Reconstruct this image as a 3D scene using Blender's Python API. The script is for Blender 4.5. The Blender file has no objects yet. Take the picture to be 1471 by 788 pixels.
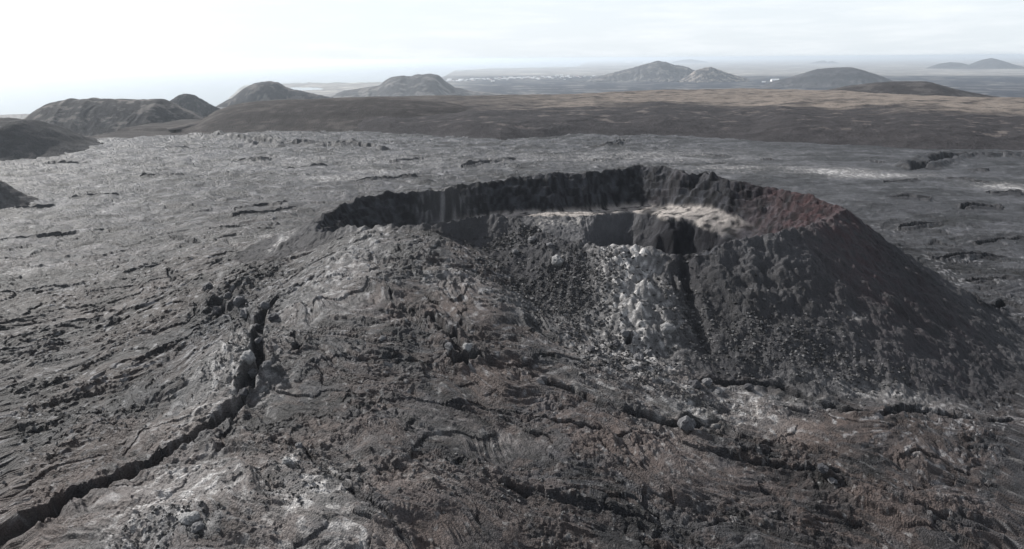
import bpy, math, random
import numpy as np
from mathutils import Matrix, Vector

random.seed(7)
scene = bpy.context.scene
COL = scene.collection
F32 = np.float32

# ---------------------------------------------------------------- camera
FPX = 1050.0                      # focal length in photo pixels (photo 1471 x 788)
PITCH = math.radians(16.45)
ROLL = math.radians(0.47)
CAMZ = 130.0
_f = np.array([0.0, math.cos(PITCH), -math.sin(PITCH)])
_u0 = np.array([0.0, math.sin(PITCH), math.cos(PITCH)])
_r0 = np.array([1.0, 0.0, 0.0])
CR = _r0 * math.cos(ROLL) - _u0 * math.sin(ROLL)
CU = _u0 * math.cos(ROLL) + _r0 * math.sin(ROLL)
cam_data = bpy.data.cameras.new("camera")
cam_data.sensor_width = 36.0
cam_data.lens = 36.0 * FPX / 1471.0
cam_data.clip_start = 0.5
cam_data.clip_end = 400000.0
cam = bpy.data.objects.new("camera", cam_data)
COL.objects.link(cam)
m = Matrix.Identity(4)
for i in range(3):
    m[i][0] = CR[i]; m[i][1] = CU[i]; m[i][2] = -_f[i]
m[2][3] = CAMZ
cam.matrix_world = m
scene.camera = cam

# ---------------------------------------------------------------- light
SUN_AZ = math.radians(-58.0)      # measured from +Y (view direction), negative = to the left
SUN_EL = math.radians(35.5)
sun_dir = Vector((math.sin(SUN_AZ) * math.cos(SUN_EL), math.cos(SUN_AZ) * math.cos(SUN_EL), math.sin(SUN_EL)))
sd = bpy.data.lights.new("sun", 'SUN')
sd.energy = 5.0
sd.angle = math.radians(0.5)
sd.color = (1.0, 0.965, 0.92)
so = bpy.data.objects.new("sun", sd)
COL.objects.link(so)
so.rotation_euler = (-sun_dir).to_track_quat('-Z', 'Y').to_euler()
so.location = (0, 0, 300)

world = bpy.data.worlds.new("World")
scene.world = world
world.use_nodes = True
nt = world.node_tree
nt.nodes.clear()
wo = nt.nodes.new('ShaderNodeOutputWorld')
bg = nt.nodes.new('ShaderNodeBackground')
sky = nt.nodes.new('ShaderNodeTexSky')
sky.sky_type = 'NISHITA'
sky.sun_disc = False
sky.sun_elevation = SUN_EL
sky.sun_rotation = SUN_AZ
sky.altitude = 380
sky.air_density = 1.0
sky.dust_density = 1.5
sky.ozone_density = 1.0
hsv = nt.nodes.new('ShaderNodeHueSaturation')
hsv.inputs['Saturation'].default_value = 0.4
nt.links.new(sky.outputs[0], hsv.inputs['Color'])
tc = nt.nodes.new('ShaderNodeTexCoord')
# thin bright cloud streaks
mp = nt.nodes.new('ShaderNodeMapping'); mp.inputs['Scale'].default_value = (3.2, 3.2, 26.0)
nz = nt.nodes.new('ShaderNodeTexNoise'); nz.inputs['Scale'].default_value = 2.2; nz.inputs['Detail'].default_value = 8; nz.inputs['Roughness'].default_value = 0.62
cr = nt.nodes.new('ShaderNodeValToRGB')
cr.color_ramp.elements[0].position = 0.46; cr.color_ramp.elements[0].color = (0, 0, 0, 1)
cr.color_ramp.elements[1].position = 0.72; cr.color_ramp.elements[1].color = (1, 1, 1, 1)
mxc = nt.nodes.new('ShaderNodeMix'); mxc.data_type = 'RGBA'; mxc.blend_type = 'MIX'
mulc = nt.nodes.new('ShaderNodeMath'); mulc.operation = 'MULTIPLY'; mulc.inputs[1].default_value = 0.42
nt.links.new(tc.outputs['Generated'], mp.inputs['Vector'])
nt.links.new(mp.outputs[0], nz.inputs['Vector'])
nt.links.new(nz.outputs['Fac'], cr.inputs[0])
nt.links.new(cr.outputs[0], mulc.inputs[0])
nt.links.new(mulc.outputs[0], mxc.inputs['Factor'])
mxh = nt.nodes.new('ShaderNodeMix'); mxh.data_type = 'RGBA'; mxh.inputs['Factor'].default_value = 0.7
mxh.inputs['B'].default_value = (5.8, 6.3, 6.75, 1)
nt.links.new(hsv.outputs[0], mxh.inputs['A'])
# haze whitens the sky towards the horizon all round, the zenith stays the plain sky
sxyz = nt.nodes.new('ShaderNodeSeparateXYZ'); nt.links.new(tc.outputs['Generated'], sxyz.inputs[0])
hmr = nt.nodes.new('ShaderNodeMapRange'); hmr.interpolation_type = 'SMOOTHSTEP'
hmr.inputs['From Min'].default_value = 0.05; hmr.inputs['From Max'].default_value = 0.40
hmr.inputs['To Min'].default_value = 0.8; hmr.inputs['To Max'].default_value = 0.0
nt.links.new(sxyz.outputs['Z'], hmr.inputs['Value']); nt.links.new(hmr.outputs[0], mxh.inputs['Factor'])
nt.links.new(mxh.outputs['Result'], mxc.inputs['A'])
mxc.inputs['B'].default_value = (7.2, 7.35, 7.5, 1)
nt.links.new(mxc.outputs['Result'], bg.inputs['Color'])
bg.inputs['Strength'].default_value = 0.11
nt.links.new(bg.outputs[0], wo.inputs[0])

scene.view_settings.view_transform = 'Standard'
scene.view_settings.look = 'None'
scene.view_settings.gamma = 1.0
scene.view_settings.use_curve_mapping = False
scene.view_settings.exposure = 0.5
scene.cycles.volume_step_rate = 1.0
scene.cycles.max_bounces = 5
scene.cycles.volume_bounces = 3

SEA_Z = -250.0
LAND_Z = -246.0

# ---------------------------------------------------------------- noise
def _hash(ix, iy, seed):
    h = (ix.astype(np.uint32) * np.uint32(374761393)) ^ (iy.astype(np.uint32) * np.uint32(668265263)) ^ np.uint32((seed * 2654435761) & 0xffffffff)
    h = (h ^ (h >> np.uint32(13))) * np.uint32(1274126177)
    return h ^ (h >> np.uint32(16))
_ga = np.linspace(0, 2 * np.pi, 256, endpoint=False)
_GX = np.cos(_ga).astype(F32); _GY = np.sin(_ga).astype(F32)

def perlin(x, y, seed=0):
    x = np.asarray(x, dtype=F32); y = np.asarray(y, dtype=F32)
    fx = np.floor(x); fy = np.floor(y)
    ix = fx.astype(np.int32); iy = fy.astype(np.int32)
    dx = x - fx; dy = y - fy
    u = dx * dx * dx * (dx * (dx * 6 - 15) + 10); v = dy * dy * dy * (dy * (dy * 6 - 15) + 10)
    def g(ox, oy):
        h = _hash(ix + ox, iy + oy, seed) & np.uint32(255)
        return _GX[h] * (dx - ox) + _GY[h] * (dy - oy)
    a = g(0, 0); b = g(1, 0); c = g(0, 1); d = g(1, 1)
    a += u * (b - a); c += u * (d - c)
    return (a + v * (c - a)) * F32(1.5)

def fbm(x, y, octv=4, seed=0, gain=0.5, lac=2.03):
    s = 0; a = 1.0
    for k in range(octv):
        s = s + a * perlin(x * (lac ** k) + 17.3 * k, y * (lac ** k) - 9.1 * k, seed + k)
        a *= gain
    return s

def ridged(x, y, octv=3, seed=0, gain=0.5, lac=2.1):
    s = 0; a = 1.0
    for k in range(octv):
        s = s + a * (1 - 2 * np.abs(perlin(x * (lac ** k) + 7.7 * k, y * (lac ** k) + 3.3 * k, seed + k)))
        a *= gain
    return s

def worley(x, y, seed=0):
    """nearest distance, edge distance, random value and offset of the nearest cell"""
    x = np.asarray(x, dtype=F32); y = np.asarray(y, dtype=F32)
    fx = np.floor(x); fy = np.floor(y); ix = fx.astype(np.int32); iy = fy.astype(np.int32)
    d1 = np.full(x.shape, 9, F32); d2 = d1.copy(); rv = np.zeros(x.shape, F32)
    ox_ = np.zeros(x.shape, F32); oy_ = ox_.copy()
    for i in (-1, 0, 1):
        for j in (-1, 0, 1):
            h = _hash(ix + i, iy + j, seed)
            px = (h & np.uint32(1023)).astype(F32) / 1023; py = ((h >> np.uint32(10)) & np.uint32(1023)).astype(F32) / 1023
            rx = fx + i + px - x; ry = fy + j + py - y
            d = np.sqrt(rx * rx + ry * ry)
            nearer = d < d1
            d2 = np.where(nearer, d1, np.minimum(d2, d))
            rv = np.where(nearer, ((h >> np.uint32(20)) & np.uint32(1023)).astype(F32) / 1023, rv)
            ox_ = np.where(nearer, rx, ox_); oy_ = np.where(nearer, ry, oy_)
            d1 = np.where(nearer, d, d1)
    return d1, d2 - d1, rv, ox_, oy_

def sstep(a, b, x):
    t = np.clip((x - a) / (b - a), 0, 1)
    return t * t * (3 - 2 * t)

# ---------------------------------------------------------------- rays from photo pixels to the place
def ray(px, py):
    d = _f + CR * ((px - 735.5) / FPX) + CU * ((394.0 - py) / FPX)
    return d
def at_z(px, py, z):
    d = ray(px, py)
    t = (z - CAMZ) / d[2]
    return np.array([d[0] * t, d[1] * t])

# ---------------------------------------------------------------- base terrain: thin plate through known heights
CTRL = [
    # far lava plain
    (-150, 230, 0), (60, 215, 0), (250, 200, 0), (450, 195, 0), (650, 210, 0), (800, 210, 0), (1000, 215, 0), (1200, 222, 0), (1400, 225, 0), (1650, 230, 0),
    (60, 260, 0), (250, 240, 0), (450, 235, 0), (650, 235, 1), (1250, 255, 0), (1450, 265, 0), (1300, 300, -3), (1471, 350, -10),
    # left plain
    (-100, 330, 0), (80, 320, 0), (220, 300, 0), (380, 275, 1), (60, 420, 1), (200, 370, 2), (320, 330, 5), (390, 335, 16),
    (-150, 480, 2), (30, 520, 3), (150, 470, 6), (230, 420, 10), (-120, 620, 5), (80, 620, 9), (180, 560, 14),
    # spatter rampart left of the crater and along the fissure
    (300, 430, 21), (345, 405, 26), (300, 480, 25), (310, 530, 29), (250, 560, 22), (405, 400, 31), (430, 370, 33),
    (440, 430, 34), (400, 480, 32), (420, 540, 30), (370, 570, 27), (480, 350, 42), (520, 345, 46),
    (560, 380, 44), (520, 420, 42), (600, 430, 38), (560, 500, 33), (500, 560, 31),
    # ground beside the fissure channel
    (260, 640, 22), (150, 690, 18), (20, 740, 14), (-150, 760, 10), (380, 640, 29), (300, 700, 27), (200, 760, 24), (60, 830, 18),
    (450, 700, 29), (420, 790, 28), (560, 640, 27), (600, 740, 24), (560, 830, 23),
    # flow apron front centre
    (660, 500, 30), (720, 560, 24), (640, 600, 25), (760, 640, 19), (740, 720, 17), (760, 820, 14), (880, 600, 16), (930, 690, 12),
    (930, 800, 9), (1050, 620, 9), (1100, 700, 7), (1150, 800, 4), (1050, 580, 10), (1200, 600, 5), (1300, 640, 3), (1330, 740, 1), (1471, 620, -5), (1471, 700, -4), (1471, 800, -4), (1700, 700, -12), (1650, 560, -14), (1600, 450, -14),
    (850, 520, 20), (780, 470, 27), (960, 575, 13), (700, 400, 40), (640, 345, 47),
]
cxy = np.array([at_z(*c) for c in CTRL]); cz = np.array([c[2] for c in CTRL], float)
extra = np.array([[60, 420, 8], [-40, 420, 8], [130, 420, 5], [60, 540, 2], [-80, 540, 1], [200, 500, -6], [30, 340, 10], [0, 60, 18], [-80, 60, 14], [90, 60, 4], [-220, 100, 4], [200, 100, -3],
                  [-1500, 1500, 0], [1500, 1500, 0], [-900, 400, 0], [900, 400, 0], [0, 2000, 0]], float)
cxy = np.vstack([cxy, extra[:, :2]]) ; cz = np.concatenate([cz, extra[:, 2]])
def _k(r2): return np.where(r2 > 1e-9, 0.5 * r2 * np.log(np.maximum(r2, 1e-9)), 0)
SC = 100.0
pts = cxy / SC
n = len(pts)
D2 = ((pts[:, None] - pts[None]) ** 2).sum(-1)
A = np.zeros((n + 3, n + 3)); A[:n, :n] = _k(D2) + np.eye(n) * 0.02
A[:n, n] = 1; A[:n, n + 1:] = pts; A[n, :n] = 1; A[n + 1:, :n] = pts.T
tps_w = np.linalg.solve(A, np.concatenate([cz, [0, 0, 0]]))
def tps(x, y):
    x = np.asarray(x, F32) / SC; y = np.asarray(y, F32) / SC
    s = (tps_w[n] + tps_w[n + 1] * x + tps_w[n + 2] * y).astype(F32)
    for i in range(n):
        r2 = (x - F32(pts[i, 0])) ** 2 + (y - F32(pts[i, 1])) ** 2 + F32(1e-7)
        s += F32(0.5 * tps_w[i]) * r2 * np.log(r2)
    return s

# ---------------------------------------------------------------- crater
RIM = [  # (photo x, y, height) anticlockwise seen from above, starting at the right corner
    (1213, 302, 52), (1180, 291, 54), (1150, 281, 56), (1110, 271, 57.5), (1080, 266, 59), (1050, 262, 60), (1022, 249, 62), (1003, 254, 61), (985, 250, 62), (960, 243, 63),
    (920, 240, 63), (870, 247, 61), (840, 251, 60), (800, 251, 60), (770, 253, 59), (730, 259, 57), (690, 265, 55.5), (666, 273, 54), (640, 268, 54), (600, 276, 52), (560, 278, 51), (520, 286, 49), (480, 303, 46),
    (444, 334, 41), (470, 336, 44), (500, 326, 48), (540, 329, 49), (580, 328, 51), (620, 325, 52.5), (670, 315, 55), (705, 308, 56.5), (740, 315, 54.5), (765, 329, 51.5), (800, 342, 49.5), (835, 351, 48), (870, 358, 47), (905, 357, 47), (935, 361, 46.5),
    (962, 368, 45), (988, 369, 45), (1012, 368, 46), (1040, 354, 48.5), (1070, 348, 50), (1100, 346, 50), (1130, 338, 51), (1160, 330, 51.5), (1190, 317, 52),
]
rim_xy = np.array([at_z(*p) for p in RIM]); rim_z = np.array([p[2] for p in RIM], float)
CC = np.array([45.0, 393.0])
ra = np.arctan2(rim_xy[:, 1] - CC[1], rim_xy[:, 0] - CC[0]); rr = np.hypot(rim_xy[:, 0] - CC[0], rim_xy[:, 1] - CC[1])
o_ = np.argsort(ra); ra = ra[o_]; rr_ = rr[o_]; rz_ = rim_z[o_]
NA = 720
ang = np.linspace(-np.pi, np.pi, NA + 1)
def per(vals, a=ra):
    aa = np.concatenate([a - 2 * np.pi, a, a + 2 * np.pi]); vv = np.concatenate([vals] * 3)
    return np.interp(ang, aa, vv)
def csm(v, k):
    ker = np.hanning(k + 2)[1:-1]; ker /= ker.sum(); w = v[:-1]
    w = np.concatenate([w[-k:], w, w[:k]]); w = np.convolve(w, ker, 'same')[k:-k]
    return np.concatenate([w, w[:1]])
T_R = csm(per(rr_), 9); T_Z = csm(per(rz_), 5)
def keyed(*kv):                   # value by compass degrees (0 = +X, 90 = away from the camera)
    a = np.radians([k for k, _ in kv]); v = np.array([v for _, v in kv], float)
    a = (a + np.pi) % (2 * np.pi) - np.pi; o = np.argsort(a)
    return csm(per(v[o], a[o]), 25)
T_RS = csm(T_R, 70)
T_W1 = keyed((-20, 24), (0, 30), (20, 14), (45, 15), (70, 15), (110, 15), (150, 15), (180, 16), (220, 20), (270, 20), (320, 22))      # rim to wall foot
T_Z1 = keyed((-20, 34), (0, 38), (20, 46), (50, 42), (75, 40), (110, 39.5), (135, 39), (148, 37), (160, 33), (180, 31), (230, 30), (270, 30), (320, 31))
T_W2 = keyed((0, 10), (20, 18), (50, 12), (75, 9), (110, 10), (140, 8), (180, 8), (270, 4), (320, 4))  # bench
T_Z2 = keyed((0, 32), (20, 40.5), (50, 40.2), (75, 39.2), (110, 38.5), (135, 38), (148, 35.5), (160, 31), (180, 29), (270, 28), (320, 28))
T_W3 = keyed((0, 16), (20, 12), (50, 12), (62, 16), (75, 20), (95, 26), (110, 28), (150, 22), (180, 22), (270, 14), (320, 14))
T_Z3 = keyed((0, 10), (20, 16), (50, 20), (75, 23), (95, 27), (110, 29), (140, 30), (180, 26), (230, 20), (270, 6), (320, 3))
T_SL = keyed((0, .69), (-30, .69), (-60, .60), (-90, .58), (-120, .62), (-150, .75), (180, .55), (150, .42), (90, .5), (45, .55))
_pr = np.random.RandomState(3)

def crater_eval(x, y):
    dx = x - CC[0]; dy = y - CC[1]
    rho = np.hypot(dx, dy).astype(F32); th = np.arctan2(dy, dx).astype(F32)
    g = lambda T: np.interp(th, ang, T).astype(F32)
    R = g(T_R)
    # ragged rim and ledges in plan
    R = R + 1.6 * fbm(x / 9, y / 9, 3, 41) + .45 * fbm(x / 2.6, y / 2.6, 2, 43)
    Z = g(T_Z)
    w1 = g(T_W1) * (1 + 0.15 * fbm(x / 14, y / 14, 2, 45)); w2 = g(T_W2) * (1 + 0.25 * fbm(x / 12, y / 12, 2, 47)); w3 = g(T_W3)
    r1 = np.maximum(np.minimum(g(T_RS) - w1, R - 7), 24); r2 = np.maximum(r1 - w2, 18); r3 = np.maximum(r2 - w3, 6)
    z1 = g(T_Z1); z2 = g(T_Z2); z3 = g(T_Z3)
    zi = np.where(rho > r1, z1 + (Z - z1) * np.clip((rho - r1) / (R - r1), 0, 1) ** 0.9,
         np.where(rho > r2, z2 + (z1 - z2) * np.clip((rho - r2) / (r1 - r2), 0, 1),
         np.where(rho > r3, z3 + (z2 - z3) * np.clip((rho - r3) / (r2 - r3), 0, 1) ** 0.85, np.maximum(z3 - (r3 - rho) * .5, 4))))
    d = rho - R
    zi = np.where((rho > r2 + 0) & (rho < r1), zi, zi + .8 * np.sin(zi * 1.5 + 3 * fbm(x / 14, y / 14, 2, 49)) * sstep(r1, r1 + 3, rho) * (1 - sstep(R - 3, R, rho)))
    zo = Z - g(T_SL) * np.maximum(d, 0) + 0.0006 * np.maximum(d, 0) ** 2
    zo = np.where(d > 130, -60, zo)
    bench = sstep(r2 - 1.2, r2 - .4, rho) * (1 - sstep(r1 - .4, r1 + 1.2, rho)); pit = 1 - sstep(r2 - 2, r2, rho)
    return rho, th, R, d, zi, zo, bench, pit

def smax(a, b, k):
    h = np.clip(0.5 + 0.5 * (a - b) / k, 0, 1)
    return b + (a - b) * h + k * h * (1 - h)

def edge_fall(x, y):              # the lava upland ends and drops to the coastal lowland
    r = np.hypot(x, y)
    return np.clip(-(np.maximum(r - 1480, 0)) * 0.14, SEA_Z + 2, 0)

def macro(x, y):
    b = tps(x, y)
    r = np.hypot(x, y)
    b = b * (1 - sstep(700, 1100, r)) + edge_fall(x, y).astype(F32)
    rho, th, R, d, zi, zo, bench, pit = crater_eval(x, y)
    out = smax(zo, b, 5.0)
    z = np.where(d < 0, zi, np.where(d < 6, np.maximum(zo, b * 0 + zo) * (1 - d / 6) + out * (d / 6), out))
    return z.astype(F32), rho, th, R, d, b, zo, bench, pit

def hit(px, py):
    """first point of the macro terrain met by the ray through a photo pixel"""
    dv = ray(px, py); hd = math.hypot(dv[0], dv[1])
    t = np.exp(np.linspace(math.log(100), math.log(2500), 900)) / hd
    X = dv[0] * t; Y = dv[1] * t; Zr = CAMZ + dv[2] * t
    Zt = macro(X, Y)[0]
    k = np.argmax(Zr < Zt)
    if k == 0: k = len(t) - 1
    return float(X[k]), float(Y[k]), float(Zt[k])

# ---------------------------------------------------------------- line features: (photo polyline, half width m, depth m, levee m)
CHANNELS = [
    # the fissure channel, lower left
    ([(352, 572), (320, 600), (262, 640), (205, 668), (150, 690), (95, 715), (40, 750), (-20, 785), (-120, 850), (-260, 930)], 5.0, 8.0, 1.0),
    ([(365, 490), (372, 515), (358, 540), (352, 572)], 3.4, 6.0, 1.5),
    ([(398, 425), (385, 445), (372, 462), (365, 490)], 3.2, 4.5, .4),
    ([(300, 425), (330, 440), (360, 465)], 3.0, 3.0, .8),
    # cave mouths on the apron
    ([(610, 452), (632, 462), (648, 478), (660, 492), (664, 508)], 2.6, 3.6, 1.2),
    ([(640, 516), (668, 516), (690, 508)], 2.8, 7.0, 1.4),
    # cracks at the foot of the cone
    ([(1000, 545), (1040, 552), (1085, 552), (1120, 556), (1160, 575), (1215, 590), (1270, 596), (1330, 592)], 2.4, 4.2, 1.0),
    ([(1330, 590), (1390, 598), (1440, 606), (1500, 600)], 1.8, 2.2, .5),
    ([(1120, 583), (1180, 596), (1240, 606), (1300, 612)], 1.0, 1.6, .4),
    ([(760, 540), (820, 565), (870, 588), (925, 598), (965, 612), (1040, 618)], 1.9, 2.6, .9),
    ([(1000, 640), (1050, 662), (1120, 667), (1180, 672), (1240, 690), (1310, 725), (1370, 755), (1440, 775)], 1.3, 2.4, .9),
    ([(715, 690), (760, 708), (830, 722), (900, 735), (950, 760)], 1.4, 2.8, .7),
    ([(440, 650), (470, 680), (500, 700), (545, 730), (580, 770), (600, 800)], 1.2, 2.6, .8),
    ([(640, 580), (720, 590), (800, 606), (880, 622), (960, 628)], 1.0, 1.6, .7),
    ([(1090, 700), (1150, 730), (1190, 745), (1250, 760)], 1.6, 2.6, .7),
    ([(420, 480), (432, 492), (424, 500)], 1.8, 4.5, .8),
    ([(560, 415), (566, 440), (590, 450)], .8, 1.5, .3),
    ([(905, 480), (900, 500)], 1.6, 3.5, .8),
    # left plain
    ([(240, 385), (250, 402), (275, 404), (290, 396)], 2.0, 2.2, .6),
    ([(118, 452), (150, 446), (180, 448)], 1.4, 1.8, .6),
    ([(190, 520), (230, 505), (270, 485)], 1.4, 2.0, .5),
    ([(150, 590), (100, 600), (40, 590)], 1.3, 1.6, .5),
    ([(330, 418), (360, 402), (400, 380)], 1.6, 2.2, .5),
    ([(80, 560), (130, 552), (190, 545), (260, 510)], 1.0, 1.4, .4),
    # far dark flow edges
    ([(120, 184), (160, 187), (230, 190), (280, 190), (300, 193), (340, 198), (400, 206), (460, 207), (520, 208), (555, 213)], 17, 8, 3.0),
    ([(1310, 243), (1330, 236), (1350, 228), (1380, 222), (1430, 222), (1500, 224)], 12, 7, 3.0),
    ([(1270, 282), (1300, 282), (1340, 286)], 6, 4.5, 2.0),
    ([(1420, 277), (1470, 278)], 5, 4.5, 2.0), ([(1275, 207), (1310, 209)], 10, 5.5, 2.5), ([(1340, 209), (1380, 208)], 8, 5.5, 2.5), ([(1015, 222), (1040, 224)], 6, 4, 2), ([(1095, 229), (1110, 230)], 5, 4, 2), ([(1390, 243), (1420, 245)], 5, 4, 2), ([(1250, 231), (1265, 233)], 5, 4, 2), ([(1380, 300), (1420, 296), (1440, 300)], 4, 4, 1.5), ([(860, 210), (880, 207), (900, 200)], 6, 4, 2), ([(240, 215), (300, 212)], 6, 4, 2),
    ([(0, 345), (60, 338), (110, 336)], 2.2, 2.6, .8), ([(20, 300), (80, 296)], 2.6, 3, 1), ([(300, 330), (345, 326), (400, 322)], 2.0, 2.4, .8), ([(180, 392), (230, 380)], 1.6, 2, .6),
    ([(0, 420), (60, 412), (120, 408)], 1.8, 2.2, .7), ([(240, 340), (275, 347), (310, 345)], 2.0, 2.4, .8), ([(330, 312), (380, 306), (430, 298)], 2.4, 2.8, 1), ([(140, 330), (205, 322)], 2.2, 2.4, .8),
    ([(560, 233), (605, 228)], 4, 3.5, 1.4), ([(60, 472), (140, 462), (170, 465)], 1.3, 1.8, .6), ([(0, 505), (90, 492)], 1.3, 1.8, .6), ([(410, 242), (470, 237)], 3.6, 3.5, 1.4), ([(100, 285), (170, 280)], 3, 3, 1.2),
    ([(1290, 330), (1350, 322)], 3, 3.4, 1.4), ([(1400, 352), (1471, 342)], 2.6, 3.2, 1.2), ([(1340, 372), (1400, 366), (1450, 370)], 2.4, 3.2, 1.2), ([(1410, 440), (1440, 436), (1480, 450)], 3, 4, 1.5), ([(1390, 405), (1450, 398)], 2.2, 3, 1.2),
    ([(1270, 262), (1320, 258)], 4, 4, 1.6), ([(1360, 255), (1420, 262)], 4, 4, 1.6), ([(200, 255), (260, 250)], 4, 4, 1.5), ([(330, 232), (390, 228)], 5, 4, 1.6), ([(60, 235), (130, 232)], 5, 4, 1.6),
    ([(480, 262), (530, 258), (600, 252)], 3.2, 4.0, 1.6), ([(665, 240), (700, 232), (745, 228)], 5, 4.5, 2),
    ([(340, 302), (370, 296), (410, 290)], 3.2, 3.6, 1.2),
]
def resample(poly, closed=False):
    return poly
CH_W = []

def seg_dist(x, y, P):
    best = np.full(x.shape, 1e9, F32); al = np.zeros(x.shape, F32); acc = 0
    tot = sum(np.hypot(*(P[i + 1] - P[i])) for i in range(len(P) - 1))
    side = np.zeros(x.shape, F32)
    for i in range(len(P) - 1):
        a, b = P[i], P[i + 1]; v = b - a; L = np.hypot(*v) + 1e-6
        t = np.clip(((x - a[0]) * v[0] + (y - a[1]) * v[1]) / (L * L), 0, 1)
        qx = x - a[0] - t * v[0]; qy = y - a[1] - t * v[1]
        d = np.hypot(qx, qy)
        m_ = d < best
        best = np.where(m_, d, best); al = np.where(m_, (acc + t * L) / tot, al)
        side = np.where(m_, np.sign(v[0] * qy - v[1] * qx), side)
        acc += L
    return best, al, side

# coloured patches: (photo x, y, half-width px, half-height px, strength)
PALE = [(325, 520, 55, 45, .8), (345, 490, 22, 18, .6), (390, 560, 30, 40, .45), (480, 400, 75, 50, .55), (520, 345, 50, 22, .5), (405, 345, 12, 10, .8), (340, 340, 60, 8, .6), (370, 337, 30, 5, .8),
        (250, 715, 85, 60, .85), (415, 665, 14, 14, 1.0), (440, 715, 65, 60, .75), (500, 765, 50, 40, .55), (270, 745, 20, 14, .8), (30, 390, 25, 5, 1.0), (95, 410, 22, 5, .7), (240, 610, 60, 20, .3),
        (905, 390, 42, 40, 1.0), (930, 445, 55, 50, .8), (870, 500, 60, 40, .6), (1050, 575, 110, 16, .6), (1080, 605, 50, 18, .7), (980, 590, 70, 16, .55), (850, 555, 60, 16, .35), (945, 535, 50, 26, .6), (915, 470, 45, 34, .8), (970, 575, 60, 20, .6), (1290, 570, 90, 10, .4),
        (1190, 247, 60, 5, .9), (1250, 252, 60, 4, .8), (1450, 268, 30, 6, 1.0), (1080, 240, 90, 5, .5), (300, 180, 200, 8, .25), (520, 230, 260, 12, .22), (900, 225, 200, 10, .3),
        (545, 245, 50, 6, .5), (480, 255, 50, 5, .55), (640, 320, 40, 7, .25), (640, 400, 50, 22, .3), (740, 435, 50, 16, .35), (880, 370, 30, 10, .4), (800, 372, 14, 14, .3),
        (1030, 303, 50, 12, .0), (680, 625, 90, 20, .18), (620, 680, 60, 20, .2), (1230, 455, 8, 5, .8), (675, 500, 12, 6, .5)]
TAN = [(850, 302, 110, 7, .9), (780, 322, 26, 6, .9), (832, 318, 24, 6, .9), (1035, 302, 55, 12, .95), (1095, 312, 25, 6, .8), (930, 296, 45, 5, .9), (720, 306, 30, 4, .7)]
BROWN = [(100, 440, 150, 30, .5), (240, 440, 80, 22, .6), (100, 560, 150, 30, .35), (60, 700, 90, 45, .75), (170, 640, 110, 25, .5), (330, 640, 60, 30, .4), (600, 440, 70, 22, .55), (700, 520, 50, 30, .5), (460, 620, 60, 30, .5),
         (560, 690, 80, 25, .6), (700, 620, 140, 30, .45), (900, 640, 160, 40, .3), (1120, 620, 110, 30, .6), (420, 740, 40, 50, .7), (120, 760, 120, 30, .7), (1150, 720, 160, 50, .35), (650, 770, 120, 30, .5), (560, 780, 70, 20, .5)]
RED = [(1165, 300, 60, 22, 1.0), (1120, 330, 40, 16, .6), (1240, 330, 40, 24, .4), (1090, 285, 40, 12, .5), (960, 275, 60, 18, .15), (1350, 440, 50, 40, .3), (480, 430, 40, 18, .35), (390, 505, 16, 10, .5), (530, 440, 40, 8, .4)]
BLUE = [(460, 400, 60, 30, .6), (520, 355, 30, 14, .8), (260, 580, 20, 20, .5), (310, 470, 60, 40, .6), (250, 740, 60, 40, .6), (400, 450, 30, 30, .3)]
DARK = [(330, 455, 55, 40, .8), (985, 410, 26, 55, .95), (770, 390, 110, 50, .75), (640, 300, 170, 24, .45), (850, 270, 200, 26, .35), (1270, 360, 70, 60, .5), (1330, 430, 60, 50, .5), (640, 465, 30, 14, .6), (665, 508, 32, 14, .8), (1020, 335, 60, 24, .6), (985, 470, 30, 50, .6),
        (200, 570, 60, 16, .4), (80, 590, 120, 20, .3), (450, 300, 90, 12, .4), (250, 265, 260, 14, .5), (120, 255, 160, 9, .65), (300, 300, 120, 8, .5), (500, 225, 60, 6, .5), (1340, 300, 110, 14, .5), (1430, 420, 70, 50, .5), (700, 228, 60, 5, .55), (160, 350, 120, 18, .4), (1300, 285, 60, 5, .6)]
def patches(lst):
    out = []
    for px, py, rx, ry, s in lst:
        X, Y, Z = hit(px, py)
        D = math.sqrt(X * X + Y * Y + (CAMZ - Z) ** 2)
        a = hit(px, py - ry); b = hit(px, py + ry)
        wy = max(2.0, min(abs(a[1] - b[1]) / 2, D * ry / FPX * 9))
        out.append((X, Y, max(1.5, rx * D / FPX), wy, s))
    return out
PW = {k: [] for k in ('pale', 'tan', 'brown', 'red', 'blue', 'dark')}
def mask(key, x, y, nz_):
    m_ = np.zeros(x.shape, F32)
    for X, Y, wx, wy, s in PW[key]:
        q = ((x - X) / wx) ** 2 + ((y - Y) / wy) ** 2
        sel = q < 6
        if not sel.any(): continue
        e = np.zeros(x.shape, F32)
        e[sel] = s * np.exp(-q[sel]) 
        m_ = np.maximum(m_, e)
    return m_

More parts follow.
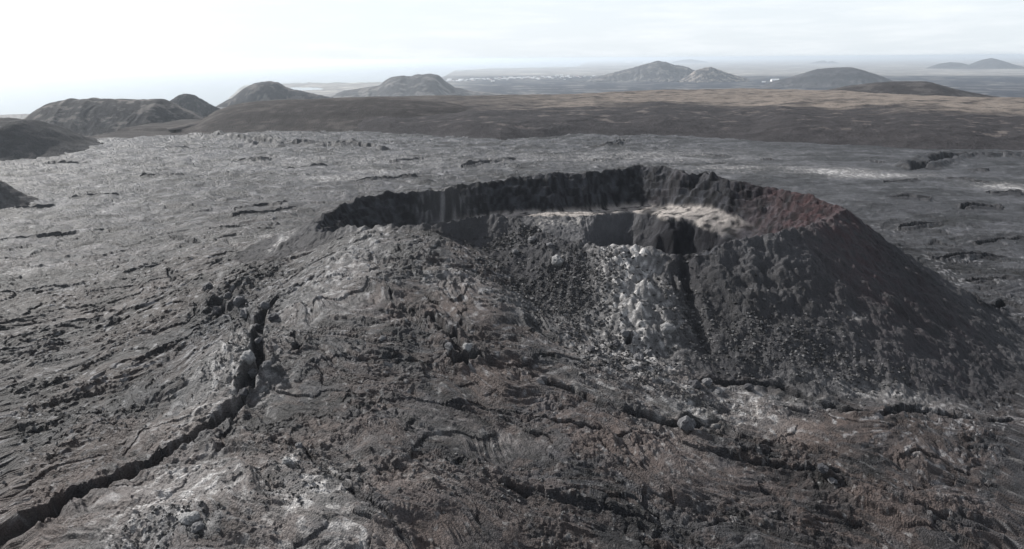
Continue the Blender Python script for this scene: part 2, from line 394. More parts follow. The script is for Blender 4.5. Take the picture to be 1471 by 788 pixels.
def terrain(x, y, full=True):
    """height and colour of the lava ground at x, y"""
    r = np.hypot(x, y).astype(F32)
    z, rho, th, R, d, b, zo, bench, pit = macro(x, y)
    # regions
    inside = (1 - sstep(-1.5, 1.5, d))
    onflank = (1 - inside) * sstep(-4, 6, zo - b)          # scoria flank of the cone
    field = np.clip(1 - inside - onflank, 0, 1)
    fullfield = field; field = field * (1 - .6 * sstep(60, 260, x - .12 * y) * sstep(560, 800, r))
    far = sstep(420, 900, r)
    # flow-aligned coordinates round the vent area
    wx = x + 9 * fbm(x / 38, y / 38, 2, 1); wy = y + 9 * fbm(x / 38, y / 38, 2, 5)
    vx = wx - VENT[0]; vy = wy - VENT[1]
    rv = np.hypot(vx, vy) + 1; av = np.arctan2(vy, vx)
    lr = np.log(rv + 30)
    # gentle swell
    z = z + field * (2.6 * fbm(x / 70, y / 70, 3, 11) * (1 - 0.3 * far)) + field * (1.5 * perlin(wx / 26, wy / 18, 17) + .9 * np.abs(perlin(wx / 14, wy / 8, 19)))
    # elongated flow ridges: radial close to the vent, cross-flow swales further out
    sw = sstep(-16, 16, (x - VENT[0]) - (y - VENT[1]) * 0.45)          # which side of the fissure
    def streak(L, W, sd):
        a = 1 - np.abs(perlin((wx * .876 - wy * .482) / L, (wx * .482 + wy * .876) / W, sd)) * 2
        b_ = 1 - np.abs(perlin((wx * .88 + wy * .475) / L, (-wx * .475 + wy * .88) / W, sd + 1)) * 2
        return a * sw + b_ * (1 - sw)
    s1 = streak(46, 5.5, 21); s2 = streak(15, 1.7, 25); s3 = streak(80, 12, 27)
    near = 1 - sstep(260, 520, r)
    z = z + field * near * (1.0 * s1 + 0.42 * s2 + 1.1 * s3)
    # wide ragged swales on the plain
    rg = ridged(wx / 34, wy / 15, 3, 31, 0.55)
    z = z + field * (1 - 0.72 * near) * (1.2 - 0.3 * far) * rg * 0.7
    # lobes with steep fronts
    l1, e1, v1, ox, oy = worley(wx / 17 + 0.4 * perlin(x / 7, y / 7, 71), wy / 12, 33)
    z = z + field * (1.5 * (v1 - 0.5) + 0.7 * np.sqrt(np.clip(e1, 0, .35)))
    # broken plates
    pm = sstep(0.02, 0.30, fbm(wx / 26, wy / 18, 3, 61)); pm = np.maximum(pm, .35 * (1 - near))
    kf = 1
    l2, e2, v2, ox2, oy2 = worley((wx * .9 - wy * .2) / 3.6 + 0.2 * perlin(x / 1.7, y / 1.7, 72), wy / 2.1 + 0.2 * perlin(x / 1.7, y / 1.7, 73), 35)
    tilt = (v2 - 0.5) * ox2 * 1.3 + (np.modf(v2 * 7.3)[0] - 0.5) * oy2 * 1.3
    z = z + (field * (1 - .75 * far) * (0.12 + 1.0 * pm)) * (0.38 * (v2 - 0.5) + .8 * tilt + 0.30 * np.clip(e2, 0, .3))
    # ropy wrinkles and rubble
    rope = np.sin(l1 * 84 + 3.2 * fbm(wx / 6, wy / 6, 2, 51) + v1 * 30)
    rope = rope * sstep(-.1, .4, perlin(x / 9, y / 9, 53)) + 1.6 * streak(7, .8, 55) - .8
    fine = fbm(x / 1.9, y / 1.9, 2, 81, 0.6); mid = ridged(x / 5.2, y / 4.4, 2, 83, 0.55)
    fl = (1 - sstep(300, 800, r))
    z = z + field * (0.085 * rope * near * (1.15 - pm) + (0.14 + 0.26 * pm) * (1 - .75 * far) * mid + (0.13 + 0.30 * pm) * fine * fl + .5 * far * fbm(wx / 22, wy / 10, 3, 85))
    # scoria flank: lumps, radial ribs
    dx = x - CC[0]; dy = y - CC[1]
    ribs = fbm(np.cos(th) * 22 + 5, np.sin(th) * 22 + rho / 60, 3, 91)
    lum = sstep(-0.1, 0.5, fbm(x / 22, y / 22, 2, 93))
    l3, e3, v3, _, _ = worley(x / 3.4, y / 3.4, 95)
    l4, e4, v4, _, _ = worley(x / 8.5 + .3 * perlin(x / 3, y / 3, 99), y / 8.5, 96)
    z = z + onflank * (0.5 * ribs + 1.1 * fbm(x / 12, y / 12, 3, 94) + (0.45 + 0.7 * lum) * (0.6 - 1.1 * l3 * l3) + 0.75 * (0.5 - l4 * l4) + 0.32 * fine)
    # crater walls: rough strata, gullies
    strata = fbm(x / 5, y / 5, 3, 101)
    gully = ridged(np.cos(th) * 20, np.sin(th) * 20, 2, 103)
    rimband = np.exp(-(d / 7.0) ** 2)
    z = z + inside * (1 - .7 * bench) * (0.7 * strata + 0.25 * gully + 0.6 * (0.7 - l3) + 0.4 * fine)
    z = z + rimband * (1.2 * fbm(x / 8, y / 8, 3, 107) + 1.2 * (0.5 - l4 * l4) + 0.5)
    # spatter cliffs bright on the front of the cone and the rampart round the fissure head
    for (px, py, rx_, ry_, amp) in SPAT_W:
        q = ((x - px) / rx_) ** 2 + ((y - py) / ry_) ** 2
        e = np.exp(-q)
        z = z + e * amp * (0.30 + .85 * np.clip(0.62 - l4 * l4, 0, 1) + 0.22 * strata + 0.28 * (0.6 - l3 * l3))
    # dark gully in the front wall of the cone
    for P, hw, dep, lev in GULLY_W:
        dd, al, sd_ = seg_dist(x, y, P)
        w = hw * (1 + .35 * fbm(x / 5, y / 5, 2, 121))
        z = z - dep * (1 - sstep(0, 1, dd / w)) * (1 - 0.6 * al)
    # channels, cracks and cave mouths
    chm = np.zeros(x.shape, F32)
    for k, (P, hw, dep, lev) in enumerate(CH_W):
        pad = hw * 5 + 4
        sel = (x > P[:, 0].min() - pad) & (x < P[:, 0].max() + pad) & (y > P[:, 1].min() - pad) & (y < P[:, 1].max() + pad)
        if not sel.any(): continue
        xs = x[sel]; ys = y[sel]
        jf = .22 if k == 0 else .55
        jx = hw * jf * fbm(xs / (hw * 3.2), ys / (hw * 3.2), 3, 130 + k); jy = hw * jf * fbm(xs / (hw * 3.2), ys / (hw * 3.2), 3, 160 + k)
        dd, al, sd_ = seg_dist(xs + jx, ys + jy, P)
        ends = sstep(0, .08, al) * (1 - sstep(.92, 1, al)) * 0.75 + 0.25
        w = hw * (0.75 + .5 * np.abs(perlin(xs / 14, ys / 14, 190 + k))) * ends
        cut = 1 - sstep(0.55, 1.0, dd / w)
        lv = np.exp(-((dd - 1.5 * w) / (0.8 * w)) ** 2)
        brk = 1.0 if (k < 6 or k > 23) else (.25 + .75 * sstep(-.25, .25, fbm(xs / 16, ys / 16, 2, 260 + k)))
        z[sel] += -dep * ends * brk * cut + (lev if k <= 23 else lev * 1.8) * lv * (.6 + .9 * (fbm(xs / 4, ys / 4, 2, 220) if k <= 23 else fbm(xs / 40, ys / 40, 2, 220))) * (1 - cut)
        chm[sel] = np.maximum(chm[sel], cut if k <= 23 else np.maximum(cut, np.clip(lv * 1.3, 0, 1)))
    # -------- colour
    t1 = fbm(x / 30, y / 30, 3, 301); t2 = fbm(x / 6, y / 4, 3, 303); t3 = perlin(x / 1.6, y / 1.6, 305)
    t4 = fbm(wx / 3.2, wy / 2.4, 2, 307)
    nzm = t2 * .6 + t1 * .4
    pale = mask('pale', x, y, nzm); tan = mask('tan', x, y, nzm); brown = mask('brown', x, y, nzm)
    red = mask('red', x, y, nzm); blue = mask('blue', x, y, nzm); dark = mask('dark', x, y, nzm)
    base = np.stack([0.037 + 0 * x, 0.0375 + 0 * x, 0.0412 + 0 * x], -1).astype(F32)
    base *= np.clip(1 + 0.5 * t1 + 0.65 * t2 + 0.3 * t3, .25, 3)[..., None]
    base *= (1 + 0.10 * far * field)[..., None]
    lobe = worley(wx / 46 + .5 * perlin(x / 18, y / 18, 75), wy / 30 + .5 * perlin(x / 18, y / 18, 76), 37)[2]
    base *= (1 + fullfield * (.34 * (v1 - .5) + .75 * (lobe - .5)))[..., None]
    def mix(m_, c):
        nonlocal base
        m_ = np.clip(m_, 0, 1)[..., None]
        base = base * (1 - m_) + np.array(c, F32) * m_
    plate = sstep(.35, .75, v2 + .3 * t1)
    brf = field * np.maximum(near, .8 * sstep(40, -120, x) * (1 - sstep(520, 900, r))) * np.clip(0.32 + .5 * t1 + .5 * (plate - .5), 0, .6) * (1 - .5 * far)
    mix(np.clip(brf + brown * (1.0 + .8 * t2 + .6 * t1), 0, .92), (0.082, 0.062, 0.055))
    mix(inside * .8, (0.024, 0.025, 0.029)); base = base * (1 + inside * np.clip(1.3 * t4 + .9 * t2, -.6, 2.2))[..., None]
    mix(onflank * .6, (0.064, 0.063, 0.065))
    mix(dark * (.8 + .5 * t2), (0.024, 0.024, 0.028))
    mix(red * (.6 + .7 * t2), (0.055, 0.032, 0.034))
    mix(blue * np.clip(.4 + 1.1 * t4, 0, 1), (0.075, 0.088, 0.108))
    pn = sstep(0.08, 0.55, t4 * .7 + t2 * .35 + .35 * (v3 - .3))
    mix(pale * (0.40 + 1.1 * pn), (0.43, 0.42, 0.412))
    deg = np.degrees(th)
    ba = sstep(2, 14, deg) * (1 - sstep(142, 156, deg))
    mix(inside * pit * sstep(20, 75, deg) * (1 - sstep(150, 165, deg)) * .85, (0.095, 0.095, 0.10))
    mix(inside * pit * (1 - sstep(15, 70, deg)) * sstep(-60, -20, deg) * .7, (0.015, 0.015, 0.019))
    ba = ba * (1 - .85 * np.exp(-((deg - 47) / 5.0) ** 2))
    mix(inside * bench * ba * np.clip(.85 + 1.0 * t2 + .8 * t4, 0, 1), (0.32, 0.295, 0.275))
    mix(inside * pit * np.clip(tan * 1.2, 0, 1) * sstep(.0, .35, t4 + .1) * sstep(85, 100, deg), (0.26, 0.25, 0.24))
    t5 = fbm(x / 120, y / 45, 3, 309)
    base *= (1 + .2 * t5 - .68 * fullfield * sstep(-.02, .32, t5) * (.35 + .65 * sstep(200, 500, r)))[..., None]
    base *= (1 - .30 * fullfield * sstep(-20, -110, x) * sstep(200, 260, r) * (1 - sstep(430, 700, r)))[..., None]
    fl_ = fullfield * near * sstep(.38, .62, .6 * t3 + .5 * t4 + .25 * (v2 - .5)) * .6  # highlights on the near lava, painted as fine pale flecks
    mix(fl_, (0.21, 0.207, 0.205))
    # sparse pale crusts on the plain, with its sun glints put into the colour
    t6 = fbm(wx / 16, wy / 9, 3, 311); tf = t4 * (1 - far) + t6 * far
    sp = field * sstep(.46, .78, tf + .4 * t1 + .15 * t5) * (.55 - .2 * far) * sstep(150, 330, r)
    mix(sp, (0.30, 0.30, 0.31))
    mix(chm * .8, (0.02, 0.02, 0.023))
    base = np.clip(base, 0.008, 0.6)
    return z.astype(F32), base, d, zo - b

SPAT = [(900, 385, 34, 22, 5.0), (925, 440, 40, 40, 6.5), (880, 420, 22, 20, 3.5), (945, 475, 34, 20, 3.0), (905, 500, 28, 16, 3.0), (490, 400, 60, 30, 2.2), (525, 345, 40, 14, 2.0),
        (345, 485, 22, 14, 3.5), (325, 520, 48, 30, 4.0), (350, 545, 20, 20, 2.5), (330, 430, 50, 22, 7.5), (400, 420, 24, 24, 2.5), (1120, 350, 60, 20, 2.5), (1200, 330, 40, 20, 2.5), (1080, 400, 80, 40, 1.5),
        (400, 540, 24, 34, 1.8), (640, 395, 40, 15, 1.5), (800, 372, 30, 14, 1.5), (985, 610, 30, 10, 3.0), (1010, 575, 60, 12, 1.2), (420, 665, 24, 24, 1.6), (640, 498, 26, 16, 2.0), (250, 745, 50, 24, 1.2), (1020, 262, 26, 6, 3.0)]
SPAT_W = []; GULLY_W = []
def place_features():
    global hit, PW, SPAT_W, GULLY_W, CH_W
    hit = hit_fine
    SPAT_W = [(X, Y, wx, min(wy, wx * 1.5), amp) for (X, Y, wx, wy, _), (_, _, _, _, amp) in zip(patches(SPAT), SPAT)]
    GULLY_W = [(np.array([hit(*p)[:2] for p in poly]), hw, dep, lev) for poly, hw, dep, lev in GULLY]
    PW = {k: patches(v) for k, v in dict(pale=PALE, tan=TAN, brown=BROWN, red=RED, blue=BLUE, dark=DARK).items()}
    CH_W = [(np.array([hit(*p)[:2] for p in poly]), hw, dep, lev) for poly, hw, dep, lev in CHANNELS]
GULLY = [([(985, 372), (985, 400), (990, 430), (1000, 460), (1015, 500)], 5.0, 6.5, 0), ([(1150, 335), (1190, 380), (1260, 430), (1340, 480)], 3.0, 2.0, 0), ([(965, 385), (975, 420), (985, 450)], 2.5, 3.0, 0)]
def hit_fine(px, py):
    dv = ray(px, py); hd = math.hypot(dv[0], dv[1])
    t = np.exp(np.linspace(math.log(100), math.log(2400), 700)) / hd
    xs = (dv[0] * t).astype(F32); ys = (dv[1] * t).astype(F32); zr = CAMZ + dv[2] * t
    zt = terrain(xs, ys)[0]; k = int(np.argmax(zr < zt))
    if k == 0: k = len(t) - 1
    return float(xs[k]), float(ys[k]), float(zt[k])
VENT = np.array(hit(440, 400)[:2])
place_features()

# ---------------------------------------------------------------- materials
def N(nt_, typ, **kw):
    nd = nt_.nodes.new(typ)
    for k, v in kw.items():
        if k.startswith('_'): setattr(nd, k[1:], v)
        else: nd.inputs[k.replace('__', ' ')].default_value = v
    return nd

def rock_mat(name, attr=None, color=(.08, .08, .085), rough=.62, spec=.35, b_scale=1.6, b_dist=.35, var=.5, detail=True):
    mt = bpy.data.materials.new(name); mt.use_nodes = True
    t = mt.node_tree; t.nodes.clear(); L = t.links.new
    out = N(t, 'ShaderNodeOutputMaterial'); bs = N(t, 'ShaderNodeBsdfPrincipled')
    geo = N(t, 'ShaderNodeNewGeometry')
    if attr: c = N(t, 'ShaderNodeAttribute', _attribute_name=attr).outputs['Color']
    else:
        rgb = N(t, 'ShaderNodeRGB'); rgb.outputs[0].default_value = (*color, 1); c = rgb.outputs[0]
    n1 = N(t, 'ShaderNodeTexNoise', Scale=b_scale * 1.0, Detail=6.0, Roughness=.68)
    n2 = N(t, 'ShaderNodeTexNoise', Scale=b_scale * .22, Detail=4.0, Roughness=.6)
    vo = N(t, 'ShaderNodeTexVoronoi', Scale=b_scale * .8); vo.feature = 'F1'
    for q in (n1, n2, vo): L(geo.outputs['Position'], q.inputs['Vector'])
    # colour mottling
    mr = N(t, 'ShaderNodeMapRange'); mr.inputs['From Min'].default_value = .3; mr.inputs['From Max'].default_value = .7
    mr.inputs['To Min'].default_value = 1 - var; mr.inputs['To Max'].default_value = 1 + var
    L(n1.outputs['Fac'], mr.inputs['Value'])
    mul = N(t, 'ShaderNodeVectorMath', _operation='SCALE'); L(c, mul.inputs[0]); L(mr.outputs[0], mul.inputs['Scale'])
    L(mul.outputs[0], bs.inputs['Base Color'])
    bs.inputs['Roughness'].default_value = rough
    bs.inputs['Specular IOR Level'].default_value = spec
    ad = N(t, 'ShaderNodeMath', _operation='ADD'); L(n1.outputs['Fac'], ad.inputs[0])
    m2 = N(t, 'ShaderNodeMath', _operation='MULTIPLY'); L(vo.outputs['Distance'], m2.inputs[0]); m2.inputs[1].default_value = .5
    L(m2.outputs[0], ad.inputs[1])
    ad2 = N(t, 'ShaderNodeMath', _operation='ADD'); L(ad.outputs[0], ad2.inputs[0]); L(n2.outputs['Fac'], ad2.inputs[1])
    bp = N(t, 'ShaderNodeBump'); bp.inputs['Strength'].default_value = 1.0; bp.inputs['Distance'].default_value = b_dist
    L(ad2.outputs[0], bp.inputs['Height']); L(bp.outputs[0], bs.inputs['Normal'])
    L(bs.outputs[0], out.inputs[0])
    return mt

M_LAVA = rock_mat('lava_rock', 'tint', rough=.6, spec=.26, b_scale=2.4, b_dist=.6, var=.7)
M_CONE = rock_mat('scoria', 'tint', rough=.8, spec=.15, b_scale=2.6, b_dist=.45, var=.55)
M_HEATH = rock_mat('heath_and_gravel', 'tint', rough=.95, spec=.05, b_scale=.35, b_dist=1.2, var=.3)
M_FAR = rock_mat('far_heath', 'tint', rough=.95, spec=.05, b_scale=.02, b_dist=8, var=.25)
M_LOW = rock_mat('coastal_lowland_ground', 'tint', rough=.95, spec=.05, b_scale=.004, b_dist=10, var=.25)
M_ROCK = rock_mat('boulder_rock', None, (.10, .10, .105), rough=.7, spec=.3, b_scale=2.2, b_dist=.3, var=.5)
M_ROCKP = rock_mat('boulder_pale_rock', None, (.2, .2, .2), rough=.7, spec=.3, b_scale=2.2, b_dist=.3, var=.5)
M_ROCKD = rock_mat('boulder_dark_rock', None, (.045, .045, .05), rough=.7, spec=.3, b_scale=2.2, b_dist=.3, var=.5)

def simple_mat(name, color, rough=.8):
    mt = bpy.data.materials.new(name); mt.use_nodes = True
    t = mt.node_tree; bs = t.nodes['Principled BSDF']
    nz_ = N(t, 'ShaderNodeTexNoise', Scale=.05, Detail=3.0); geo = N(t, 'ShaderNodeNewGeometry')
    t.links.new(geo.outputs['Position'], nz_.inputs['Vector'])
    mx = N(t, 'ShaderNodeMix', _data_type='RGBA'); mx.inputs['A'].default_value = (*[c * .85 for c in color], 1); mx.inputs['B'].default_value = (*color, 1)
    t.links.new(nz_.outputs['Fac'], mx.inputs['Factor']); t.links.new(mx.outputs['Result'], bs.inputs['Base Color'])
    bs.inputs['Roughness'].default_value = rough
    return mt

# ---------------------------------------------------------------- mesh helpers
def make_mesh(name, co, quads, mat, col=None, smooth=False):
    me = bpy.data.meshes.new(name)
    nv = len(co); nq = len(quads)
    me.vertices.add(nv); me.vertices.foreach_set('co', np.ascontiguousarray(co, F32).ravel())
    k = quads.shape[1]
    me.loops.add(nq * k); me.loops.foreach_set('vertex_index', np.ascontiguousarray(quads, np.int32).ravel())
    me.polygons.add(nq); me.polygons.foreach_set('loop_start', np.arange(0, nq * k, k, dtype=np.int32))
    me.polygons.foreach_set('use_smooth', np.full(nq, smooth))
    if col is not None:
        at = me.color_attributes.new('tint', 'FLOAT_COLOR', 'POINT')
        at.data.foreach_set('color', np.concatenate([col, np.ones((nv, 1), F32)], 1).astype(F32).ravel())
    me.update(calc_edges=True)
    me.materials.append(mat)
    return me

def link(name, me, kind=None, label=None, cat=None, group=None, parent=None):
    o = bpy.data.objects.new(name, me)
    COL.objects.link(o)
    if kind: o['kind'] = kind
    if label: o['label'] = label
    if cat: o['category'] = cat
    if group: o['group'] = group
    if parent: o.parent = parent
    return o

def grid_quads(nr, nc):
    i = np.arange(nr - 1)[:, None] * nc + np.arange(nc - 1)[None]
    return np.stack([i, i + 1, i + nc + 1, i + nc], -1).reshape(-1, 4)

def submesh(co, col, quads, sel):
    q = quads[sel]
    used, inv = np.unique(q, return_inverse=True)
    return co[used], col[used], inv.reshape(q.shape)

# ---------------------------------------------------------------- lava ground (one sheet, split where the cone stands)
Q = 0.93
rs = list(np.arange(118, 250, .36 / Q)) + list(np.arange(250, 480, .54 / Q))
r = 480.0
while r < 1500:
    rs.append(r); r += 1.12 / Q * (r / 480) ** 1.7
while r < 3500:
    rs.append(r); r *= 1.02
rs = [60, 75, 90, 100, 108, 113] + rs
rs = np.array(rs, float)
aa = np.concatenate([np.radians(np.linspace(-70, -37.2, 40)), np.radians(np.linspace(-37, 37, int(960 * Q))), np.radians(np.linspace(37.2, 70, 40))])
RR, AA = np.meshgrid(rs, aa, indexing='ij')
X = (RR * np.sin(AA)).astype(F32); Y = (RR * np.cos(AA)).astype(F32)
Z, C, Dd, Zd = terrain(X.ravel(), Y.ravel())
co = np.stack([X.ravel(), Y.ravel(), Z], 1)
quads = grid_quads(len(rs), len(aa))[:, ::-1]
fx = Dd[quads].mean(1); fz = Zd[quads].mean(1)
is_in = fx < -1.0
is_cone = (~is_in) & (fz > -0.5) & (fx < 110)
for nm, sel, mt, lab in (('lava_field', ~(is_in | is_cone), M_LAVA, 'rough grey and brown lava field spreading round the cone to the hills'),
                         ('crater_cone', is_cone, M_CONE, 'dark scoria flanks of the volcanic cone'),
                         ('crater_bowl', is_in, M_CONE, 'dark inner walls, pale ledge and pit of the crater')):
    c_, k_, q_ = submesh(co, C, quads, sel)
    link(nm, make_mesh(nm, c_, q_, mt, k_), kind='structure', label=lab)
def ground_z(px, py):
    dv = ray(px, py)
    hd = math.hypot(dv[0], dv[1]); t = np.exp(np.linspace(math.log(118), math.log(1500), 2500)) / hd
    xs = dv[0] * t; ys = dv[1] * t; zr = CAMZ + dv[2] * t
    zt = terrain(xs, ys)[0]; k = int(np.argmax(zr < zt))
    return float(xs[k]), float(ys[k]), float(zt[k])

# ---------------------------------------------------------------- sea and lowland
def sheet(name, pts_xy, z, mat, **kw):
    me = bpy.data.meshes.new(name); me.from_pydata([(p[0], p[1], z) for p in pts_xy], [], [tuple(range(len(pts_xy)))]); me.materials.append(mat)
    return link(name, me, **kw)
mt = bpy.data.materials.new('sea_water'); mt.use_nodes = True
t = mt.node_tree; bs = t.nodes['Principled BSDF']
bs.inputs['Base Color'].default_value = (.03, .045, .055, 1); bs.inputs['Roughness'].default_value = .16; bs.inputs['IOR'].default_value = 1.33
geo = N(t, 'ShaderNodeNewGeometry'); mpn = N(t, 'ShaderNodeMapping'); mpn.inputs['Scale'].default_value = (.004, .010, 1)
wn = N(t, 'ShaderNodeTexNoise', Scale=1.0, Detail=6.0, Roughness=.6)
t.links.new(geo.outputs['Position'], mpn.inputs[0]); t.links.new(mpn.outputs[0], wn.inputs['Vector'])
bp = N(t, 'ShaderNodeBump'); bp.inputs['Strength'].default_value = .12; bp.inputs['Distance'].default_value = 6
t.links.new(wn.outputs['Fac'], bp.inputs['Height']); t.links.new(bp.outputs[0], bs.inputs['Normal'])
M_SEA = mt
S = 150000
sheet('sea', [(-S, -4000), (S, -4000), (S, S), (-S, S)], SEA_Z, M_SEA, kind='structure', label='bright calm sea glinting under the low sun')

def gx(px, py): return at_z(px, py, LAND_Z)
# coast outlines as photo rows on the lowland plane, then meshed as polar fans with noise
def lowland():
    al = np.radians(np.linspace(-30, 44, 460))
    rl = np.exp(np.linspace(math.log(2600), math.log(140000), 250))
    RL, AL = np.meshgrid(rl, al, indexing='ij')
    x = RL * np.sin(AL); y = RL * np.cos(AL)
    # photo coordinates of each lowland point drive where the coast runs
    cx = ((x * CR[0] + y * CR[1] + (LAND_Z - CAMZ) * CR[2]) / (x * _f[0] + y * _f[1] + (LAND_Z - CAMZ) * _f[2])) * FPX + 735.5
    cy = 394 - ((x * CU[0] + y * CU[1] + (LAND_Z - CAMZ) * CU[2]) / (x * _f[0] + y * _f[1] + (LAND_Z - CAMZ) * _f[2])) * FPX
    # coast: below this row it is land
    coast_x = [-200, 300, 318, 342, 350, 400, 440, 520, 600, 640, 652, 700, 760, 830, 850, 900, 1000, 1200, 1471, 1700]
    coast_y = [200, 200, 150, 128, 122, 119, 118, 118, 117, 108, 101, 98, 96.5, 95, 85, 84, 83.5, 82, 79.5, 78]
    cyc = np.interp(cx, coast_x, coast_y)
    lg = np.log(RL)
    wob = fbm(AL * 60, lg * 30, 4, 401) * np.where(cyc > 95, 1.3, .3)
    e = cy - cyc + wob
    # the small bay behind the spit
    bay = ((cx - 432) / 28) ** 2 + ((cy - 127) / 2.0) ** 2
    e = np.where(bay < 1.3, -2 + bay * 1.2, e)
    z = np.where(e > 0, np.minimum(e * 6, 4), -8) + SEA_Z
    z = z + np.where(e > .6, np.clip(3 + 5 * fbm(x / 1500, y / 1500, 3, 405), 0, 12), 0)
    t1 = fbm(AL * 18, lg * 40, 4, 411, .6); t2 = fbm(AL * 90, lg * 110, 3, 415, .6)
    base = np.empty(x.shape + (3,), F32); base[:] = (.15, .145, .14)
    dk = sstep(107.5, 110, cy + 1.6 * t1) * (1 - .3 * sstep(.25, .6, t1)) * sstep(560, 720, cx)
    k = dk[..., None]; base = base * (1 - k) + np.array((.010, .013, .022), F32) * k
    lt = (sstep(.05, .5, t1) * (1 - dk))[..., None]; base = base * (1 - lt) + np.array((.30, .285, .26), F32) * lt
    st = (sstep(.2, .6, t2) * .4)[..., None]; base = base * (1 - st) + np.array((.07, .07, .075), F32) * st
    q = grid_quads(len(rl), len(al))[:, ::-1]
    keep = (e.ravel()[q].max(1) > -1.5)
    co_ = np.stack([x.ravel(), y.ravel(), z.ravel()], 1)
    c_, k_, q_ = submesh(co_, base.reshape(-1, 3), q, keep)
    link('coastal_lowland', make_mesh('coastal_lowland', c_, q_, M_LOW, k_, True), kind='structure', label='flat hazy lowland of dark lava and pale heath reaching the far coast')
lowland()

# ---------------------------------------------------------------- heath upland behind the lava
def upland():
    foot = [(240, 186), (275, 183), (330, 184), (400, 182), (460, 180), (493, 179), (505, 188), (560, 192), (640, 196), (720, 201), (780, 199), (860, 194), (930, 193), (1000, 196), (1100, 203), (1200, 209), (1300, 213), (1400, 215), (1500, 216), (1700, 218)]
    crest = [(240, 184), (275, 181), (300, 165), (330, 151), (370, 145), (400, 142), (500, 139), (600, 138.5), (700, 137), (800, 135.5), (900, 131.5), (1000, 128.5), (1100, 128), (1200, 130.5), (1300, 136), (1400, 139), (1500, 140), (1700, 142)]
    def polar(p, z):
        q = at_z(p[0], p[1], z); return math.atan2(q[0], q[1]), math.hypot(*q)
    fa = np.array([polar(p, 0) for p in foot])
    zc = lambda px: np.interp(px, [240, 290, 330, 400, 500, 800, 1000, 1200, 1500, 1700], [0, 10, 24, 32, 33, 34, 38, 38, 34, 34])
    ca = np.array([(*polar(p, zc(p[0])), zc(p[0])) for p in crest])
    al = np.linspace(fa[0, 0], math.radians(46), 640)
    tt = np.concatenate([np.linspace(-.12, 0, 6)[:-1], np.linspace(0, .4, 90)[:-1], np.linspace(.4, 1, 70)[:-1], np.linspace(1, 2.2, 18)])
    T, AL = np.meshgrid(tt, al, indexing='ij')
    rf = np.interp(AL, fa[:, 0], fa[:, 1]) * (1 + .020 * fbm(AL * 8, AL * 0, 2, 501)) ; rc = np.interp(AL, ca[:, 0], ca[:, 1]); zcr = np.interp(AL, ca[:, 0], ca[:, 2])
    rc = np.maximum(rc, rf + 40)
    RL = rf + (rc - rf) * T
    # front slope shape: steep to a shoulder, then a gentle top, then the back drop
    sh = .62 + .25 * fbm(AL * 9, T * 0 + 3, 2, 503)
    tcut = .16 + .08 * fbm(AL * 8, T * 0, 2, 505)
    up = np.where(T < tcut, sh * np.sin(np.clip(T / tcut, -1, 1) * np.pi / 2), sh + (1 - sh) * np.clip((T - tcut) / (1 - tcut), 0, 1) ** 1.0)
    z = zcr * np.where(T < 0, T * 2, np.minimum(up, 1))
    back = np.maximum(T - 1, 0) * (rc - rf)
    z = z - np.minimum(back * .22, 275)
    x = RL * np.sin(AL); y = RL * np.cos(AL)
    on = sstep(0, .05, T) * np.clip(zcr / 20, 0, 1)
    z = z + on * (4.2 * fbm(x / 150, y / 150, 4, 511) + 1.0 * ridged(x / 90, y / 60, 2, 513)) * (1 - .4 * sstep(.7, 1, T)) + on * .5 * fbm(x / 12, y / 12, 3, 515)
    t1 = fbm(x / 220, y / 70, 4, 521, .6); t2 = fbm(x / 40, y / 22, 4, 523, .6); t3 = fbm(x / 9, y / 6, 3, 525)
    base = np.empty(x.shape + (3,), F32); base[:] = (.034, .0315, .033)
    base *= (1 + .3 * t2 + .25 * t3)[..., None]
    pxx = 735.5 + np.tan(AL) * FPX
    tan = sstep(.34, .62, T + .12 * t1) * (.3 + .7 * sstep(650, 950, pxx))
    tan = np.clip(tan * (.8 + .7 * t2 + .45 * t1), 0, 1)[..., None]
    base = base * (1 - tan) + np.array((.165, .142, .124), F32) * tan
    sc = (sstep(.55, .85, t2 + .5 * perlin(x / 90, y / 90, 531)) * sstep(.04, .1, T) * .32 * (1 - sstep(.4, .6, T)))[..., None]
    base = base * (1 - sc) + np.array((.22, .19, .17), F32) * sc
    q = grid_quads(len(tt), len(al))[:, ::-1]
    link('upland_heath', make_mesh('upland_heath', np.stack([x.ravel(), y.ravel(), z.ravel()], 1), q, M_HEATH, np.clip(base, .01, .5).reshape(-1, 3)), kind='structure', label='broad dark brown upland with tan moss heath on top behind the lava')
upland()

